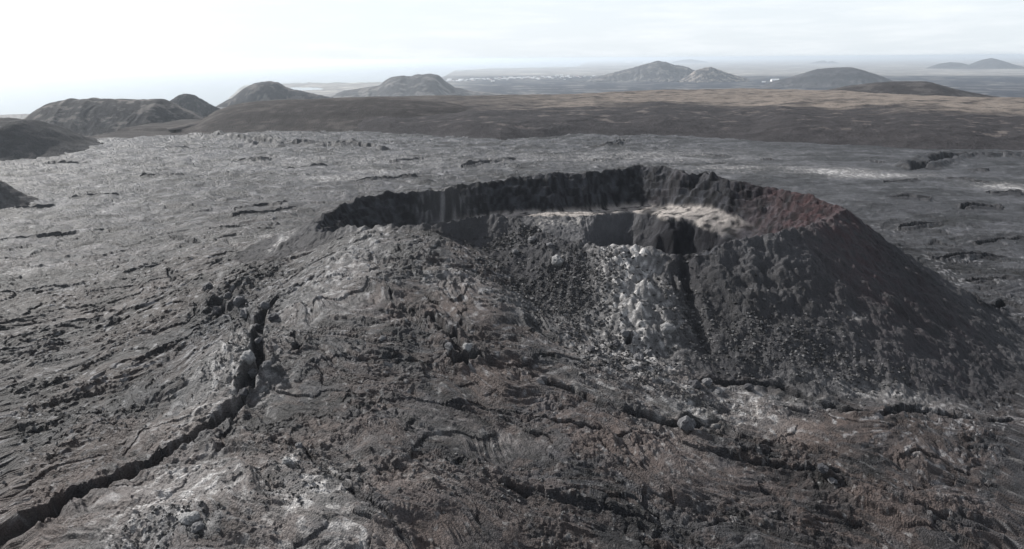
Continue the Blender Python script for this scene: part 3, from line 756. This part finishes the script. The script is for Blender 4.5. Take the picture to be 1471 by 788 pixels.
# ---------------------------------------------------------------- hills, each with its own distance, height and depth
def hill(prof, dist, base_z, label, color=(.07, .065, .066), pale=.3, palecol=(.2, .185, .17), seed=0, asp=1.3, nu=150, rough=1.0, depth_bias=0.0):
    """prof: skyline as photo points; dist: metres; a rounded ridge of real depth rises from base_z"""
    P = []
    for px, py in prof:
        d_ = ray(px, py); t_ = dist / d_[1]
        P.append((d_[0] * t_, CAMZ + d_[2] * t_))
    P = np.array(P)
    u0, u1 = P[0, 0], P[-1, 0]; Wd = u1 - u0
    us = np.linspace(u0 - .12 * Wd, u1 + .12 * Wd, nu)
    zs = np.interp(us, P[:, 0], P[:, 1])
    zs = np.where(us < u0, P[0, 1] - (u0 - us) * .5, np.where(us > u1, P[-1, 1] - (us - u1) * .5, zs))
    k = np.hanning(7); k /= k.sum(); zs = np.convolve(np.pad(zs, 3, 'edge'), k, 'valid')
    h = np.maximum(zs - base_z, 0)
    nvv = max(60, nu // 2)
    ws = np.linspace(-1, 1, nvv)
    U, W = np.meshgrid(us, ws, indexing='ij'); H = np.repeat(h[:, None], nvv, 1)
    half = asp * Wd * .35
    dpt = half * W + depth_bias * half * np.sin(U / Wd * 5 + seed)
    foot_w = np.clip(.35 + .65 * H / (h.max() + 1e-6), 0, 1)
    q = np.abs(W) / foot_w
    g = np.where(q < 1, .5 + .5 * np.cos(np.pi * np.clip(q, 0, 1)), 0) ** .85
    n1 = fbm(U / Wd * 7, W * 3.5, 4, 601 + seed); n2 = ridged(U / Wd * 20 + n1 * .6, W * 2.2, 3, 611 + seed)
    hm = h.max()
    Zh = base_z + H * g + np.where(g > .001, hm * (.035 * n1 + .045 * n2) * rough * (g > 0) * (1 - .5 * g), -hm * .03)
    Zh = np.where(g <= 0, base_z - hm * .06, Zh)
    X_ = U; Y_ = dist + dpt
    t1 = fbm(U / Wd * 9, W * 7, 4, 621 + seed, .6); t2 = fbm(U / Wd * 40, W * 30, 3, 631 + seed)
    base = np.empty(U.shape + (3,), F32); base[:] = color
    base *= (.78 + .16 * t1 + .22 * t2)[..., None]
    pm = (sstep(.75 - pale * .35, 1.15 - pale * .35, .5 + t1 + .35 * t2) * min(1, pale * 1.6))[..., None]
    base = base * (1 - pm) + np.array(palecol, F32) * pm
    qd = grid_quads(nu, nvv)
    me = make_mesh('hill', np.stack([X_.ravel(), Y_.ravel(), Zh.ravel()], 1), qd, M_HEATH if dist < 4000 else M_FAR, np.clip(base, .01, .5).reshape(-1, 3), True)
    return link('hill', me, kind='structure', label=label)

BASE = LAND_Z
hill([(-260, 215), (-150, 180), (-60, 168), (0, 171), (38, 173), (55, 184), (72, 194), (88, 205)], 1120, -2, 'dark smooth hill at the far left edge beside the lava', (.055, .054, .056), .05, asp=1.6, seed=1)
hill([(-260, 266), (-150, 246), (-60, 246), (-25, 253), (0, 262), (22, 276)], 690, -2, 'small dark mound low at the left edge', (.085, .082, .083), .05, asp=.7, seed=2)
hill([(20, 182), (38, 171), (60, 155), (72, 148), (98, 143), (103, 141), (110, 143), (125, 142), (134, 140), (142, 142), (180, 143), (215, 143), (232, 142), (245, 147), (262, 155), (285, 165), (310, 176)], 1950, -60, 'long flat topped dark ridge above the sea on the left', (.055, .053, .055), .32, asp=1.0, seed=3, nu=260, rough=.5)
hill([(236, 152), (246, 144), (256, 137), (268, 134.5), (280, 137), (292, 144), (306, 152), (325, 160)], 2700, -120, 'small rounded peak right of the flat ridge', (.06, .06, .064), .15, asp=1.0, seed=4, rough=.5)
hill([(295, 162), (312, 152), (335, 140), (350, 128), (365, 120), (376, 117.5), (388, 117), (400, 119), (412, 126), (430, 130), (455, 136), (480, 141)], 3900, -200, 'pointed cone hill standing before the bay', (.065, .065, .07), .3, asp=.9, seed=5, rough=.5)
hill([(250, 188), (275, 183), (300, 168), (330, 153), (365, 146), (400, 144), (450, 142), (520, 140), (580, 141), (640, 147), (700, 160)], 1600, -3, 'low dark brown hill lobe at the lava edge', (.05, .045, .044), .08, asp=.95, seed=6, rough=.5)
hill([(470, 140), (492, 131), (520, 127), (545, 123), (552, 117), (562, 111), (578, 108.5), (588, 110), (600, 107), (618, 106), (630, 108), (640, 117), (652, 125), (680, 131), (720, 135), (760, 139)], 7200, BASE, 'double topped hill between the sea and the town', (.07, .07, .074), .38, asp=.7, seed=7, nu=240, rough=.7)
hill([(850, 113), (870, 107), (900, 100), (920, 94), (935, 90), (945, 87.5), (955, 89), (968, 93), (985, 96), (1000, 102), (1020, 113)], 12500, BASE, 'tallest hazy mountain in the centre distance', (.075, .075, .082), .32, asp=.8, seed=8, nu=240, rough=.9)
hill([(985, 111), (1000, 101), (1012, 97), (1022, 96.5), (1035, 101), (1055, 108), (1070, 112)], 11900, BASE, 'pale streaked hill at the foot of the tallest mountain', (.09, .085, .085), .6, (.26, .225, .2), asp=.8, seed=9, rough=1.0)
hill([(1110, 117), (1135, 111), (1155, 105), (1175, 99), (1200, 97), (1222, 96.5), (1240, 101), (1262, 108), (1285, 117), (1300, 121)], 9600, BASE, 'broad dark hill right of centre on the dark lava lowland', (.055, .055, .06), .1, asp=.8, seed=10, rough=.7)
hill([(1160, 136), (1190, 129), (1230, 122), (1265, 118), (1300, 116.5), (1330, 117), (1352, 123), (1385, 131), (1420, 137), (1450, 141)], 2900, -40, 'low dark dome on the right behind the tan heath', (.05, .045, .046), .12, asp=.9, seed=11, rough=.6)
hill([(1335, 96), (1350, 91), (1365, 89), (1380, 90), (1395, 94), (1405, 97)], 22000, BASE, 'small far hill left of the pointed one on the right horizon', (.06, .062, .07), .1, asp=.9, seed=12, rough=.4)
hill([(1375, 98), (1395, 92), (1410, 86), (1424, 83), (1436, 86), (1455, 92), (1480, 98)], 21000, BASE, 'pointed far hill near the right edge of the horizon', (.06, .062, .07), .1, asp=.9, seed=13, rough=.4)
hill([(1165, 90), (1178, 87), (1184, 86.5), (1188, 88.5), (1196, 87.2), (1204, 90)], 40000, BASE, 'tiny twin bumps on the far horizon', (.06, .06, .07), .1, asp=.9, seed=14, rough=.2)
hill([(968, 88), (982, 85.5), (992, 84.8), (1002, 86), (1015, 88)], 52000, BASE, 'tiny low hill on the horizon behind the tallest mountain', (.06, .06, .07), .1, asp=.9, seed=15, rough=.2)

# ---------------------------------------------------------------- boulders
def boulder_mesh(seed, sub=4, name='boulder', mat=None, squash=.8):
    import bmesh
    bm = bmesh.new(); bmesh.ops.create_icosphere(bm, subdivisions=sub, radius=1.0)
    co_ = np.array([v.co[:] for v in bm.verts], F32)
    rs_ = np.random.RandomState(seed)
    o = rs_.rand(3) * 50
    # cut by random planes for facets, then roughen
    rad = np.ones(len(co_), F32)
    for _ in range(9):
        nrm = rs_.randn(3); nrm /= np.linalg.norm(nrm); c = .62 + .3 * rs_.rand()
        dp = co_ @ nrm
        rad = np.where(dp > 1e-3, np.minimum(rad, c / np.maximum(dp, 1e-3)), rad)
    nn = fbm(co_[:, 0] * 1.6 + o[0] + co_[:, 2] * 1.1, co_[:, 1] * 1.6 + o[1] - co_[:, 2] * .9, 4, seed, .6)
    co_ = co_ * (rad * (1 + .22 * nn))[:, None]
    co_ *= np.array([1.0, .75 + .4 * rs_.rand(), squash])
    for v, c in zip(bm.verts, co_): v.co = c
    me = bpy.data.meshes.new(name); bm.to_mesh(me); bm.free(); me.materials.append(mat)
    return me
BM = {}
def get_boulder(kind, v):
    key = (kind, v)
    if key not in BM: BM[key] = boulder_mesh(700 + v + {'p': 0, 'g': 20, 'd': 40}[kind], 3, 'boulder', {'p': M_ROCKP, 'g': M_ROCK, 'd': M_ROCKD}[kind])
    return BM[key]
# (photo x, y, radius in photo px, kind, label)
BOULDERS = [
    (800, 374, 9, 'p', 'large pale rounded boulder on the dark slope just below the front rim'),
    (764, 344, 6, 'g', 'lumpy grey boulder sitting on the front crater rim'),
    (741, 361, 4.5, 'g', 'small grey boulder on the dark slope left of the pale one'),
    (790, 352, 5, 'g', 'grey rock above the pale rounded boulder'),
    (898, 478, 6, 'g', 'dark grey block at the upper end of the rock string below the pale outcrop'),
    (886, 492, 5, 'd', 'dark block beside the hollow under the pale outcrop'),
    (850, 500, 6, 'd', 'round dark boulder at the left of the bright slope foot'),
    (918, 512, 6, 'g', 'grey block in the middle of the rubble below the outcrop'),
    (905, 528, 5, 'g', 'grey block at the lower end of the rubble string'),
    (932, 505, 5, 'g', 'small grey block right of the rubble string'),
    (958, 470, 8, 'p', 'pale block projecting at the right of the bright outcrop'),
    (997, 550, 8, 'd', 'dark rounded boulder in the hollow at the foot of the cone'),
    (1016, 549, 6, 'g', 'grey boulder right of the dark rounded one in the hollow'),
    (1030, 562, 5, 'g', 'low grey rock below the hollow at the cone foot'),
    (1075, 556, 5, 'd', 'dark rock wedged in the crack at the cone foot'),
    (356, 512, 9, 'p', 'pale angular boulder wedged in the fissure head'),
    (384, 524, 6, 'g', 'grey boulder on the right side of the fissure head'),
    (362, 535, 7, 'g', 'grey boulder in the dark fissure below the wedged pale one'),
    (344, 432, 7, 'g', 'bluish grey boulder on the dark spatter mound'),
    (352, 452, 7, 'g', 'grey boulder low on the dark spatter mound'),
    (328, 424, 5, 'd', 'dark boulder on top of the spatter mound'),
    (298, 410, 7, 'd', 'dark boulder alone at the left foot of the spatter mound'),
    (312, 445, 6, 'd', 'dark boulder at the left side of the spatter mound'),
    (380, 438, 6, 'g', 'grey boulder between the spatter mound and the apron'),
    (392, 455, 6, 'd', 'dark boulder in the cleft right of the spatter mound'),
    (368, 470, 6, 'd', 'dark boulder in the cleft above the fissure head'),
    (372, 497, 5, 'd', 'small dark boulder at the very top of the fissure'),
    (672, 497, 7, 'p', 'pale slab tip over the cave mouth on the apron'),
    (645, 497, 6, 'g', 'grey rock left of the cave mouth on the apron'),
    (272, 742, 9, 'p', 'pale crusted rock in the lower left lava'),
    (412, 662, 7, 'p', 'white crusted rock beside the lower crack'),
    (284, 758, 7, 'g', 'grey rock below the pale crusted one, lower left'),
    (985, 608, 11, 'g', 'large dark hummock block at the end of the middle channel'),
    (1182, 672, 6, 'd', 'dark rock on the lower right lava flow'),
    (1195, 690, 5, 'g', 'grey rock on the lower right lava flow'),
    (352, 566, 6, 'd', 'black rock at the bend of the fissure channel'),
    (430, 640, 5, 'g', 'small grey rock above the white crusted one'),
    (550, 485, 4, 'g', 'small light rock on the apron left of the cave mouth'),
]
bp_xy = []
for i, (px, py, rp, kd, lab) in enumerate(BOULDERS):
    x, y, z = ground_z(px, py + rp * .5)
    D = math.sqrt(x * x + y * y + (CAMZ - z) ** 2); rad = rp * 1.25 * D / FPX
    o = link('boulder', get_boulder(kd, i % 5), label=lab, cat='boulder', group='boulders round the crater and fissure')
    o.location = (x, y, z + rad * .25); o.scale = (rad * random.uniform(.9, 1.15), rad * random.uniform(.9, 1.1), rad * random.uniform(.85, 1.1)); o.rotation_euler = (random.uniform(-.3, .3), random.uniform(-.3, .3), random.uniform(0, 6.28))

# loose rubble on the flanks, one mesh: nobody could count it
def rubble(name, spots, count, smin, smax, mat, label, seed):
    rs_ = np.random.RandomState(seed)
    a = np.array([[1, 0, -.3], [-.5, .86, -.3], [-.5, -.86, -.3], [.5, .8, .4], [-1, .1, .5], [.4, -.85, .45], [0, 0, 1.0], [0, 0, -1]], float)
    fcs = np.array([[0, 1, 3], [1, 4, 3], [1, 2, 4], [2, 5, 4], [2, 0, 5], [0, 3, 5], [3, 4, 6], [4, 5, 6], [5, 3, 6], [0, 7, 1], [1, 7, 2], [2, 7, 0]])
    W = np.array([s[4] for s in spots], float); W /= W.sum()
    pk = rs_.choice(len(spots), count, p=W)
    SP = np.array([hit(s[0], s[1])[:2] for s in spots]); 
    ex = np.array([max(abs(hit(s[0] + s[2], s[1])[0] - SP[i][0]), 1) for i, s in enumerate(spots)])
    ey = np.array([min(max(abs(hit(s[0], s[1] + s[3])[1] - SP[i][1]), 2), 60) for i, s in enumerate(spots)])
    x = SP[pk, 0] + rs_.randn(count) * ex[pk] * .6; y = SP[pk, 1] + rs_.randn(count) * ey[pk] * .6
    z = terrain(x.astype(F32), y.astype(F32))[0]
    sz = smin + (smax - smin) * rs_.rand(count) ** 3
    vs = []; 
    th_ = rs_.rand(count) * 6.28; c, s = np.cos(th_), np.sin(th_)
    V = a[None] * (1 + .3 * rs_.randn(count, 8, 3)) * sz[:, None, None] * np.array([1, .8, .7])
    Vx = V[..., 0] * c[:, None] - V[..., 1] * s[:, None] + x[:, None]; Vy = V[..., 0] * s[:, None] + V[..., 1] * c[:, None] + y[:, None]; Vz = V[..., 2] + z[:, None] + sz[:, None] * .2
    co_ = np.stack([Vx, Vy, Vz], -1).reshape(-1, 3)
    fq = (fcs[None] + (np.arange(count) * 8)[:, None, None]).reshape(-1, 3)
    g = rs_.rand(count) ** 2.2
    colr = np.repeat((.035 + .12 * g)[:, None], 8, 0) * np.array([1, .99, 1.0]); colr = colr.reshape(-1, 3)
    link(name, make_mesh(name, co_, fq, mat, colr.astype(F32)), kind='stuff', label=label)
rubble('rubble', [(760, 400, 90, 45, 3), (830, 450, 70, 50, 3), (900, 520, 60, 25, 2), (980, 440, 40, 60, 1.5), (1100, 480, 130, 60, 3), (850, 400, 60, 40, 2), (1200, 530, 100, 30, 1), (740, 340, 50, 12, 1)], 9000, .18, .95, M_CONE, 'loose dark clinker scattered on the front slope of the cone', 5)
rubble('rubble', [(340, 440, 50, 30, 2), (370, 510, 20, 40, 2), (150, 620, 120, 50, 1), (800, 700, 250, 60, 1.5), (250, 740, 80, 40, 1), (1000, 570, 70, 16, 1), (420, 680, 60, 50, 1)], 3500, .15, .7, M_LAVA, 'loose stones scattered along the fissure and lava flows', 9)

# ---------------------------------------------------------------- town, plant, ship
M_WALL = simple_mat('white_painted_wall', (.78, .78, .77)); M_WALL2 = simple_mat('grey_painted_wall', (.45, .46, .47)); M_ROOF = simple_mat('metal_roof', (.62, .63, .64), .5); M_ROOFR = simple_mat('red_roof', (.35, .16, .13), .6)
def box_part(name, x0, x1, y0, y1, z0, z1, mat, parent, gable=0):
    v = [(x0, y0, z0), (x1, y0, z0), (x1, y1, z0), (x0, y1, z0), (x0, y0, z1), (x1, y0, z1), (x1, y1, z1), (x0, y1, z1)]
    f = [(0, 1, 5, 4), (1, 2, 6, 5), (2, 3, 7, 6), (3, 0, 4, 7), (0, 3, 2, 1)]
    if gable:
        ym = (y0 + y1) / 2; v += [(x0, ym, z1 + gable), (x1, ym, z1 + gable)]
        f += [(4, 5, 9, 8), (7, 8, 9, 6), (4, 8, 7), (5, 6, 9)]
    else: f += [(4, 5, 6, 7)]
    me = bpy.data.meshes.new(name); me.from_pydata(v, [], f); me.materials.append(mat)
    return link(name, me, parent=parent)
def building(mw, mr, L=60, Wd=34, H=14):
    e = link('town_building', None)
    box_part('wall', -L / 2, L / 2, -Wd / 2, Wd / 2, -6, H, mw, e)
    v = []; ov = 1.5
    me = bpy.data.meshes.new('roof')
    a, b = L / 2 + ov, Wd / 2 + ov; g = Wd * .22
    me.from_pydata([(-a, -b, H + .02), (a, -b, H + .02), (a, 0, H + g), (-a, 0, H + g), (a, b, H + .02), (-a, b, H + .02)], [], [(0, 1, 2, 3), (3, 2, 4, 5), (0, 3, 5), (1, 4, 2), (0, 5, 4, 1)]); me.materials.append(mr)
    link('roof', me, parent=e)
    return e
def copy_tree(o):
    c = o.copy(); COL.objects.link(c)
    for ch in o.children:
        d = ch.copy(); COL.objects.link(d); d.parent = c
    return c
protos = [building(M_WALL, M_ROOF), building(M_WALL2, M_ROOF, 46, 26, 12), building(M_WALL, M_ROOFR, 38, 24, 11)]
first = [True] * 3
rt = random.Random(21)
def put(pi, px, py, sc, label, group, name=None):
    q = gx(px, py)
    o = protos[pi] if first[pi] else copy_tree(protos[pi]); first[pi] = False
    o.location = (q[0], q[1], LAND_Z + 2); o.rotation_euler = (0, 0, rt.uniform(-.5, .5)); o.scale = (sc,) * 3
    o['label'] = label; o['category'] = 'building'; o['group'] = group
    if name: o.name = name
    return o
LB = {0: 'white walled town building with pale roof in the distant coastal town', 1: 'grey walled town building with pale roof in the distant coastal town', 2: 'white walled town building with red roof in the distant coastal town'}
for k in range(130):
    px = 642 + (rt.random() ** 1.25) * 215
    py = np.interp(px, [640, 760, 860], [116, 112.5, 109.5]) + rt.gauss(0, 1.2)
    pi = rt.choice([0, 0, 0, 1, 2])
    where = 'near the seaward left end of the town' if px < 700 else ('in the middle of the town' if px < 780 else 'at the thin right end of the town')
    put(pi, px, py, rt.uniform(.5, 1.15), LB[pi].replace('in the distant coastal town', where), 'buildings of the distant coastal town')
for (px, py, sc, lab) in [(1113, 117.0, 2.0, 'widest white building of the plant on the dark lowland'), (1121, 116.6, 1.3, 'white plant building next to the widest one'), (1128, 116.4, 1.6, 'third white building of the plant'), (1136, 117.2, 1.4, 'white plant building at the right end of the group'),
                          (1139, 118.6, 1.2, 'small white plant building below the right end'), (1097, 118.2, .9, 'small white shed left of the plant'), (978, 112.2, 1.2, 'lone white building before the tallest mountain')]:
    put(0, px, py, sc, lab, 'white plant buildings on the lowland')
# ship
q = at_z(809, 88, SEA_Z); e = link('ship', None, label='tiny ship far out on the sea near the horizon', cat='ship'); e.location = (q[0], q[1], SEA_Z)
me = bpy.data.meshes.new('hull')
hv = []
for zz, s in ((-3, .8), (14, 1.0)):
    for x_, y_ in ((-110, -16), (60, -18), (125, 0), (60, 18), (-110, 16)): hv.append((x_ * s, y_ * s, zz))
me.from_pydata(hv, [], [(0, 4, 3, 2, 1), (5, 6, 7, 8, 9)] + [(i, (i + 1) % 5, (i + 1) % 5 + 5, i + 5) for i in range(5)]); me.materials.append(M_ROOFR)
link('hull', me, parent=e); box_part('deckhouse', -95, -55, -12, 12, 14.01, 44, M_WALL, e); box_part('funnel', -90, -78, -4, 4, 44.01, 56, M_WALL2, e)

# ---------------------------------------------------------------- steam
def steam_mat(dens, scale):
    mt = bpy.data.materials.new('steam'); mt.use_nodes = True; t = mt.node_tree; t.nodes.clear()
    o = N(t, 'ShaderNodeOutputMaterial'); pv = N(t, 'ShaderNodeVolumePrincipled'); pv.inputs['Color'].default_value = (.95, .95, .95, 1)
    tc_ = N(t, 'ShaderNodeTexCoord'); nz_ = N(t, 'ShaderNodeTexNoise', Scale=scale, Detail=4.0)
    t.links.new(tc_.outputs['Object'], nz_.inputs['Vector'])
    ln = N(t, 'ShaderNodeVectorMath', _operation='LENGTH'); t.links.new(tc_.outputs['Object'], ln.inputs[0])
    fall = N(t, 'ShaderNodeMapRange'); fall.inputs['From Min'].default_value = 1.0; fall.inputs['From Max'].default_value = .1; fall.inputs['To Min'].default_value = 0; fall.inputs['To Max'].default_value = 1
    t.links.new(ln.outputs['Value'], fall.inputs['Value'])
    mr = N(t, 'ShaderNodeMapRange'); mr.inputs['From Min'].default_value = .4; mr.inputs['From Max'].default_value = .65; t.links.new(nz_.outputs['Fac'], mr.inputs['Value'])
    mm = N(t, 'ShaderNodeMath', _operation='MULTIPLY'); t.links.new(fall.outputs[0], mm.inputs[0]); t.links.new(mr.outputs[0], mm.inputs[1])
    m3 = N(t, 'ShaderNodeMath', _operation='MULTIPLY'); t.links.new(mm.outputs[0], m3.inputs[0]); m3.inputs[1].default_value = dens
    t.links.new(m3.outputs[0], pv.inputs['Density']); t.links.new(pv.outputs[0], o.inputs['Volume'])
    return mt
def steam(px, py, wpx, hpx, dens, label, pos=None, name='steam', z=None):
    import bmesh
    x, y, z = pos if pos else ground_z(px, py + hpx * .5)
    D = math.sqrt(x * x + y * y + (CAMZ - z) ** 2)
    bm = bmesh.new(); bmesh.ops.create_icosphere(bm, subdivisions=3, radius=1.0); me = bpy.data.meshes.new(name); bm.to_mesh(me); bm.free()
    me.materials.append(steam_mat(dens, 2.0))
    o = link(name, me, kind=None, label=label, cat='steam')
    sx = wpx * D / FPX; sz = hpx * D / FPX
    o.scale = (sx, sx, sz); o.location = (x, y, z + sz * .7)
    return o
steam(405, 343, 6, 9, .22, 'faint wisp of white steam at the left tip of the crater')
steam(318, 396, 7, 9, .14, 'faint wisp of steam rising beside the dark spatter mound')
q = gx(903, 90.0); steam(0, 0, 6, 1.6, .006, 'white steam plume left of the tallest mountain', (q[0], q[1], LAND_Z), 'steam_plume')
q = gx(927, 90.0); steam(0, 0, 5, 1.6, .006, 'second white steam plume just left of the tallest mountain peak', (q[0], q[1], LAND_Z), 'steam_plume')

# ---------------------------------------------------------------- haze
HS = S + 2000
hz = bpy.data.meshes.new('haze')
v = [(sx * HS, sy, sz) for sz in (SEA_Z - 12, CAMZ + 22) for sx, sy in ((-1, -6000), (1, -6000), (1, HS), (-1, HS))]
hz.from_pydata(v, [], [(0, 3, 2, 1), (4, 5, 6, 7), (0, 1, 5, 4), (1, 2, 6, 5), (2, 3, 7, 6), (3, 0, 4, 7)])
hm_ = bpy.data.materials.new('haze_air'); hm_.use_nodes = True; t = hm_.node_tree; t.nodes.clear()
o = N(t, 'ShaderNodeOutputMaterial'); pv = N(t, 'ShaderNodeVolumePrincipled')
pv.inputs['Color'].default_value = (.83, .915, 1.0, 1); pv.inputs['Density'].default_value = 3.0e-5; pv.inputs['Anisotropy'].default_value = .5
t.links.new(pv.outputs[0], o.inputs['Volume'])
hz.materials.append(hm_)
link('haze', hz, kind='stuff', label='pale blue haze over the lowland and sea')
